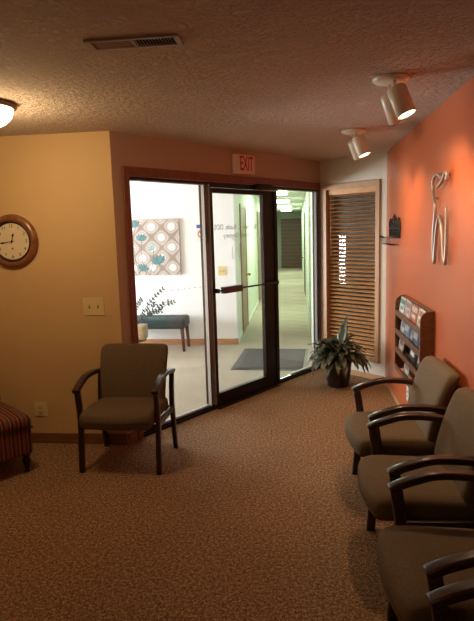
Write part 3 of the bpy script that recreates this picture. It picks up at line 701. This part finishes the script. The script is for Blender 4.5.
def spot_fixture(loc, label, cans, rz):
    t = thing('spotlight_fixture', label, 'spotlight', loc, 0, 'twin spotlight fixtures on the ceiling')
    bm = bmesh.new(); add_lathe(bm, [(0, 0), (.095, 0), (.097, -.008), (.088, -.020), (.03, -.024), (0, -.024)], 40); obj('canopy', bm, M['can'], t)
    for (px, py, tgt, power) in cans:
        piv = Vector((px, py, -.062)); d = (Vector(tgt)-(Vector(loc)+piv)).normalized()
        bm = bmesh.new(); add_tube(bm, [(px*.7, py*.7, -.02), (px*.8, py*.8, -.045), tuple(piv+d*.02)], .009, 10); add_rbox(bm, .022, .022, .022, .006, 3, c=tuple(piv)); obj('swivel_arm', bm, M['chrome'], t)
        q = d.to_track_quat('Z', 'Y').to_matrix().to_4x4(); mt = Matrix.Translation(piv) @ q
        bm = bmesh.new(); add_lathe(bm, [(0, 0), (.036, 0), (.046, .006), (.050, .016), (.050, .155), (.047, .157), (.045, .148), (.044, .08), (0, .078)], 36, mtx=mt); cn = obj('lamp_can', bm, M['can'], t)
        bm = bmesh.new(); add_lathe(bm, [(.044, .140), (.034, .150), (0, .154)], 30, mtx=mt); obj('bulb_face', bm, M['glow'], cn)
        ld = bpy.data.lights.new('spot_lamp', 'SPOT'); ld.energy = power*L_SPOT; ld.color = (1, .66, .36); ld.spot_size = math.radians(118); ld.spot_blend = 1; ld.shadow_soft_size = .03
        lo = bpy.data.objects.new('spot_lamp', ld); lo.matrix_world = Matrix.Translation(piv + d*.17) @ (-d).to_track_quat('Z', 'Y').to_matrix().to_4x4(); lo.parent = t; C.objects.link(lo)
spot_fixture((.50, 3.09, H), 'twin ivory spotlight fixture on the ceiling above the first armchair, nearer the camera', [(.012, -.06, (.88, 2.83, 1.38), 1.0), (.000, .070, (.88, 3.55, 1.48), 1.0)], 0)
spot_fixture((.46, 4.64, H), 'twin ivory spotlight fixture on the ceiling nearer the window blinds', [(.025, -.055, (.86, 4.40, 1.38), 1.0), (.005, .06, (.84, 5.10, 1.48), .8)], 0)

# ------------------------------------------------------------------ magazine rack and magazines (local x away from the wall = -x world)
Y0, Y1, XF, XB = 3.865, 4.86, .835, XR
mr = thing('magazine_rack', 'dark walnut wall rack with sloped tiers full of magazines on the orange wall', 'magazine rack', (XB, Y0, .44))
ZT = .65
def side_poly():
    pts = [(0, 0), (-.05, 0)]
    for i in range(5): a = PI/2*i/4; pts.append((-.05-.045*math.sin(a), .05-.05*math.cos(a)))
    for i in range(5): a = PI/2*i/4; pts.append((-.095+.07*(1-math.cos(a)), ZT-.07+.07*math.sin(a)))
    pts.append((0, ZT)); return pts
for y in (0, Y1-Y0-.02):
    bm = bmesh.new(); add_prism(bm, side_poly(), 0, .02, mtx=Matrix.Translation((0, y+.02, 0)) @ Matrix.Rotation(PI/2, 4, 'X')); obj('side_panel', bm, M['rack'], mr, .002)
W_ = Y1-Y0
bm = bmesh.new(); add_box(bm, -.010, 0, .02, W_-.02, 0.0, ZT-.02); obj('back_panel', bm, M['rack'], mr)
bm = bmesh.new(); add_box(bm, -.030, 0, .02, W_-.02, ZT-.06, ZT); obj('top_rail', bm, M['rack'], mr, .003)
RZ = [.52, .36, .20]     # top of each front rail above rack base
for z in RZ + [.045]:
    bm = bmesh.new(); add_box(bm, -.093, -.079, .02, W_-.02, z-.045, z); obj('front_rail', bm, M['rack'], mr, .002)
    lz = z-.045; bm = bmesh.new(); add_box(bm, -.079, -.055, .02, W_-.02, lz, lz+.010); obj('shelf_ledge', bm, M['rack'], mr)
mag_specs = [
 (0, .04, .20, 'white', (.75, .70, .60), (.5, .2, .15)), (0, .15, .21, 'grey and yellow', (.40, .38, .30), (.6, .5, .2)), (0, .27, .20, 'red', (.45, .10, .08), (.7, .6, .5)),
 (0, .39, .21, 'blue', (.12, .19, .34), (.6, .6, .6)), (0, .51, .20, 'pale pink', (.62, .45, .42), (.3, .25, .3)), (0, .63, .21, 'cream', (.70, .62, .48), (.25, .3, .35)), (0, .75, .20, 'white and teal', (.66, .68, .64), (.1, .3, .3)),
 (1, .04, .20, 'light blue', (.35, .43, .52), (.7, .7, .7)), (1, .20, .21, 'navy', (.06, .08, .17), (.5, .5, .5)), (1, .36, .20, 'silver grey', (.46, .48, .50), (.2, .2, .3)), (1, .53, .21, 'slate blue', (.20, .26, .36), (.6, .6, .6)), (1, .72, .20, 'white', (.68, .66, .60), (.2, .2, .3)),
 (2, .05, .20, 'black', (.02, .018, .018), (.6, .55, .5)), (2, .33, .21, 'black and white', (.03, .028, .03), (1, .95, .88)), (2, .76, .20, 'cream', (.70, .62, .52), (.3, .1, .08)),
 (3, .552, .20, 'white', (.66, .62, .56), (.3, .2, .2))]
tier = ['top', 'second', 'third', 'bottom']; pos_w = {0: 'near', 1: 'middle', 2: 'far'}
RZa = RZ + [.045]
cnt = {}
for k, (tr, y, wd, cname, c1, c2) in enumerate(mag_specs):
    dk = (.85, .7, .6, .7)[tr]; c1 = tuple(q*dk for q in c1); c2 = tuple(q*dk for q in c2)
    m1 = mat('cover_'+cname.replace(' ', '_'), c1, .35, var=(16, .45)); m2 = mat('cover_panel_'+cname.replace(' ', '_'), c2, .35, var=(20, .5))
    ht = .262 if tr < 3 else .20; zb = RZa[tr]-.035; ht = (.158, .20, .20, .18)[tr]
    lift = {0: 0, 1: 0, 2: 0, 3: 0}[tr]; stg = (k % 2)*.0062
    cnt[tr] = cnt.get(tr, 0)+1; near = ['nearest', 'second', 'third', 'fourth', 'fifth', 'sixth', 'seventh'][cnt[tr]-1]
    t = thing('magazine', '%s magazine, %s tier of the wall rack, %s from the near end' % (cname, tier[tr], near), 'magazine', group='magazines in the wall rack')
    lean = math.atan2(.17, 1)
    place(t, Matrix.Translation((XB-.071+stg, Y0+y, .44+zb+.001)) @ Matrix.Rotation(lean, 4, 'Y'))
    bm = bmesh.new(); add_box(bm, -.0022, .0022, .002, wd-.002, 0, ht-.002); obj('pages', bm, M['paper'], t)
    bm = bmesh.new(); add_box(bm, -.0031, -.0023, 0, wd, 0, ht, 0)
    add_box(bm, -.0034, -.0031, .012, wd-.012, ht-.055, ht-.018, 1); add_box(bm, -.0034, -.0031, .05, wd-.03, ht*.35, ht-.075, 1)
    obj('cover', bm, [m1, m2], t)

# ------------------------------------------------------------------ tooth sculpture
ts = thing('tooth_wall_sculpture', 'brushed metal open-line tooth sculpture mounted on the orange wall', 'sculpture')
bm = bmesh.new(); pth = smooth_path([(.905, a, b) for a, b in A_], 4)
add_sweep(bm, pth, rrect(.017, .020, .004, 2), (1, 0, 0)); 
obj('tooth_outline', bm, M['steel'], ts)
bm = bmesh.new(); add_sweep(bm, smooth_path([(.900, a, b) for a, b in B_], 4), rrect(.020, .022, .004, 2), (1, 0, 0)); obj('crown_curl', bm, M['steel'], ts)
bm = bmesh.new()
for a, b in ((3.845, 1.85), (3.575, 1.512), (3.60, 1.955)): add_tube(bm, [(.90, a, b), (XR, a, b)], .005, 8)
obj('mounting_pin', bm, M['steel'], ts)
# ornamental iron basket
ib = thing('iron_wall_basket', 'small black scrolled iron wall basket on the orange wall by the window', 'wall basket', (XR-.012, 5.42, 1.605))
def tubeY(bm, pts, r=.006): add_tube(bm, smooth_path([(x, y, z) for x, y, z in pts], 3), r, 6)
bm = bmesh.new()
for s in (-1, 1):
    tubeY(bm, [(0, 0, .10), (0, s*.06, .15), (0, s*.12, .12), (0, s*.11, .07), (0, s*.07, .09)], .006)
    tubeY(bm, [(0, s*.27, 0), (0, s*.29, .07), (0, s*.26, .13), (0, s*.20, .12), (0, s*.21, .07)], .007)
    tubeY(bm, [(0, s*.27, -.03), (0, s*.27, .06)], .007)
    tubeY(bm, [(0, s*.20, .12), (0, s*.23, .145), (0, s*.18, .135)], .006)
    for k in range(5):
        y = s*(.03+k*.05); tubeY(bm, [(0, y, -.03), (0, y+s*.03, .02), (0, y, .07), (0, y-s*.02, .11-.008*k)], .0045)
tubeY(bm, [(0, 0, -.03), (0, 0, .14)], .007)
add_lathe(bm, [(0, .19), (.008, .17), (.018, .155), (.010, .14), (.016, .13), (0, .12)], 12)
add_tube(bm, [(0, -.28, -.03), (0, .28, -.03)], .009, 8); add_tube(bm, [(0, -.27, .05), (0, .27, .05)], .008, 8)
obj('scrollwork', bm, M['iron'], ib)
bm = bmesh.new()
def loop(z, d, w_): return [(0, -w_, z), (-d, -w_, z), (-d, w_, z), (0, w_, z)]
add_tube(bm, loop(-.035, .085, .27), .0025, 6); add_tube(bm, loop(-.10, .075, .26), .003, 6)
for k in range(9):
    y = -.25+k*.0625; add_tube(bm, [(-.085, y, -.035), (-.075, y, -.10), (0, y, -.10)], .0025, 6)
obj('wire_basket', bm, M['iron'], ib)
bm = bmesh.new()
for k in range(5): add_tube(bm, smooth_path([(-.09, .05+k*.045, -.035), (-.10, .065+k*.045, -.022), (-.09, .08+k*.045, -.035)], 3), .005, 6)
obj('scroll_edge', bm, M['iron'], ib)

# ------------------------------------------------------------------ potted plant by the window
pp_ = thing('potted_plant', 'leafy dark green plant in a dark plastic pot on the carpet before the blinds', 'plant', (.42, 5.84, 0))
bm = bmesh.new(); add_lathe(bm, [(0, 0), (.108, 0), (.113, .01), (.143, .26), (.152, .262), (.154, .30), (.147, .302), (.140, .29), (.135, .255), (0, .25)], 40); obj('pot', bm, M['pot'], pp_)
bm = bmesh.new(); add_lathe(bm, [(.136, .262), (.07, .270), (0, .266)], 24); obj('soil', bm, M['soil'], pp_)
bm = bmesh.new(); rr = random.Random(11)
def leaf(bm, base, azim, elev, ln, wd, droop, petiole):
    hd = Vector((math.cos(azim), math.sin(azim), 0)); sd_ = Vector((-math.sin(azim), math.cos(azim), 0))
    n = 12; pts = []; p = Vector(base); e = elev
    for i in range(n+1):
        pts.append(p.copy()); p = p + (hd*math.cos(e)+Vector((0, 0, math.sin(e))))*(ln+petiole)/n; e -= droop/n*(.4+1.2*i/n)
    add_tube(bm, pts[:5], .0035, 5)
    rows = []
    for i in range(3, n+1):
        t = (i-3)/(n-3); w2 = wd*(math.sin(PI*min(1, t**.75*1.0)) if t < 1 else 0)*.5*(1.15-.3*t)+.0005
        tg = (pts[min(i+1, n)]-pts[i-1]).normalized(); nn = sd_.cross(tg).normalized()
        if nn.z < 0: nn = -nn
        rip = .006*math.sin(t*22)
        rows.append([bm.verts.new(pts[i]+sd_*w2*u+nn*(abs(u)*w2*.35+rip*abs(u))) for u in (-1, -.5, 0, .5, 1)])
    for A, B in zip(rows, rows[1:]):
        for j in range(4): f = bm.faces.new((A[j], A[j+1], B[j+1], B[j])); f.smooth = True
for k in range(84):
    az = k*2.399963 + rr.uniform(-.2, .2); ring = k/84
    elev = 1.35 - 1.05*ring**.8 + rr.uniform(-.12, .12)
    ln = rr.uniform(.20, .27); wd = rr.uniform(.068, .10)
    leaf(bm, (.05*ring*math.cos(az), .05*ring*math.sin(az), .265+.05*(1-ring)), az, elev, ln, wd, 1.5+rr.uniform(0, .7)+.5*ring, .10)
leaf(bm, (.02, 0, .30), 1.0, 1.32, .40, .11, .30, .07)
leaf(bm, (-.03, -.02, .29), -2.9, .95, .30, .07, 1.3, .08)
fo = obj('foliage', bm, M['leaf'], pp_); s_ = fo.modifiers.new('thickness', 'SOLIDIFY'); s_.thickness = .0012
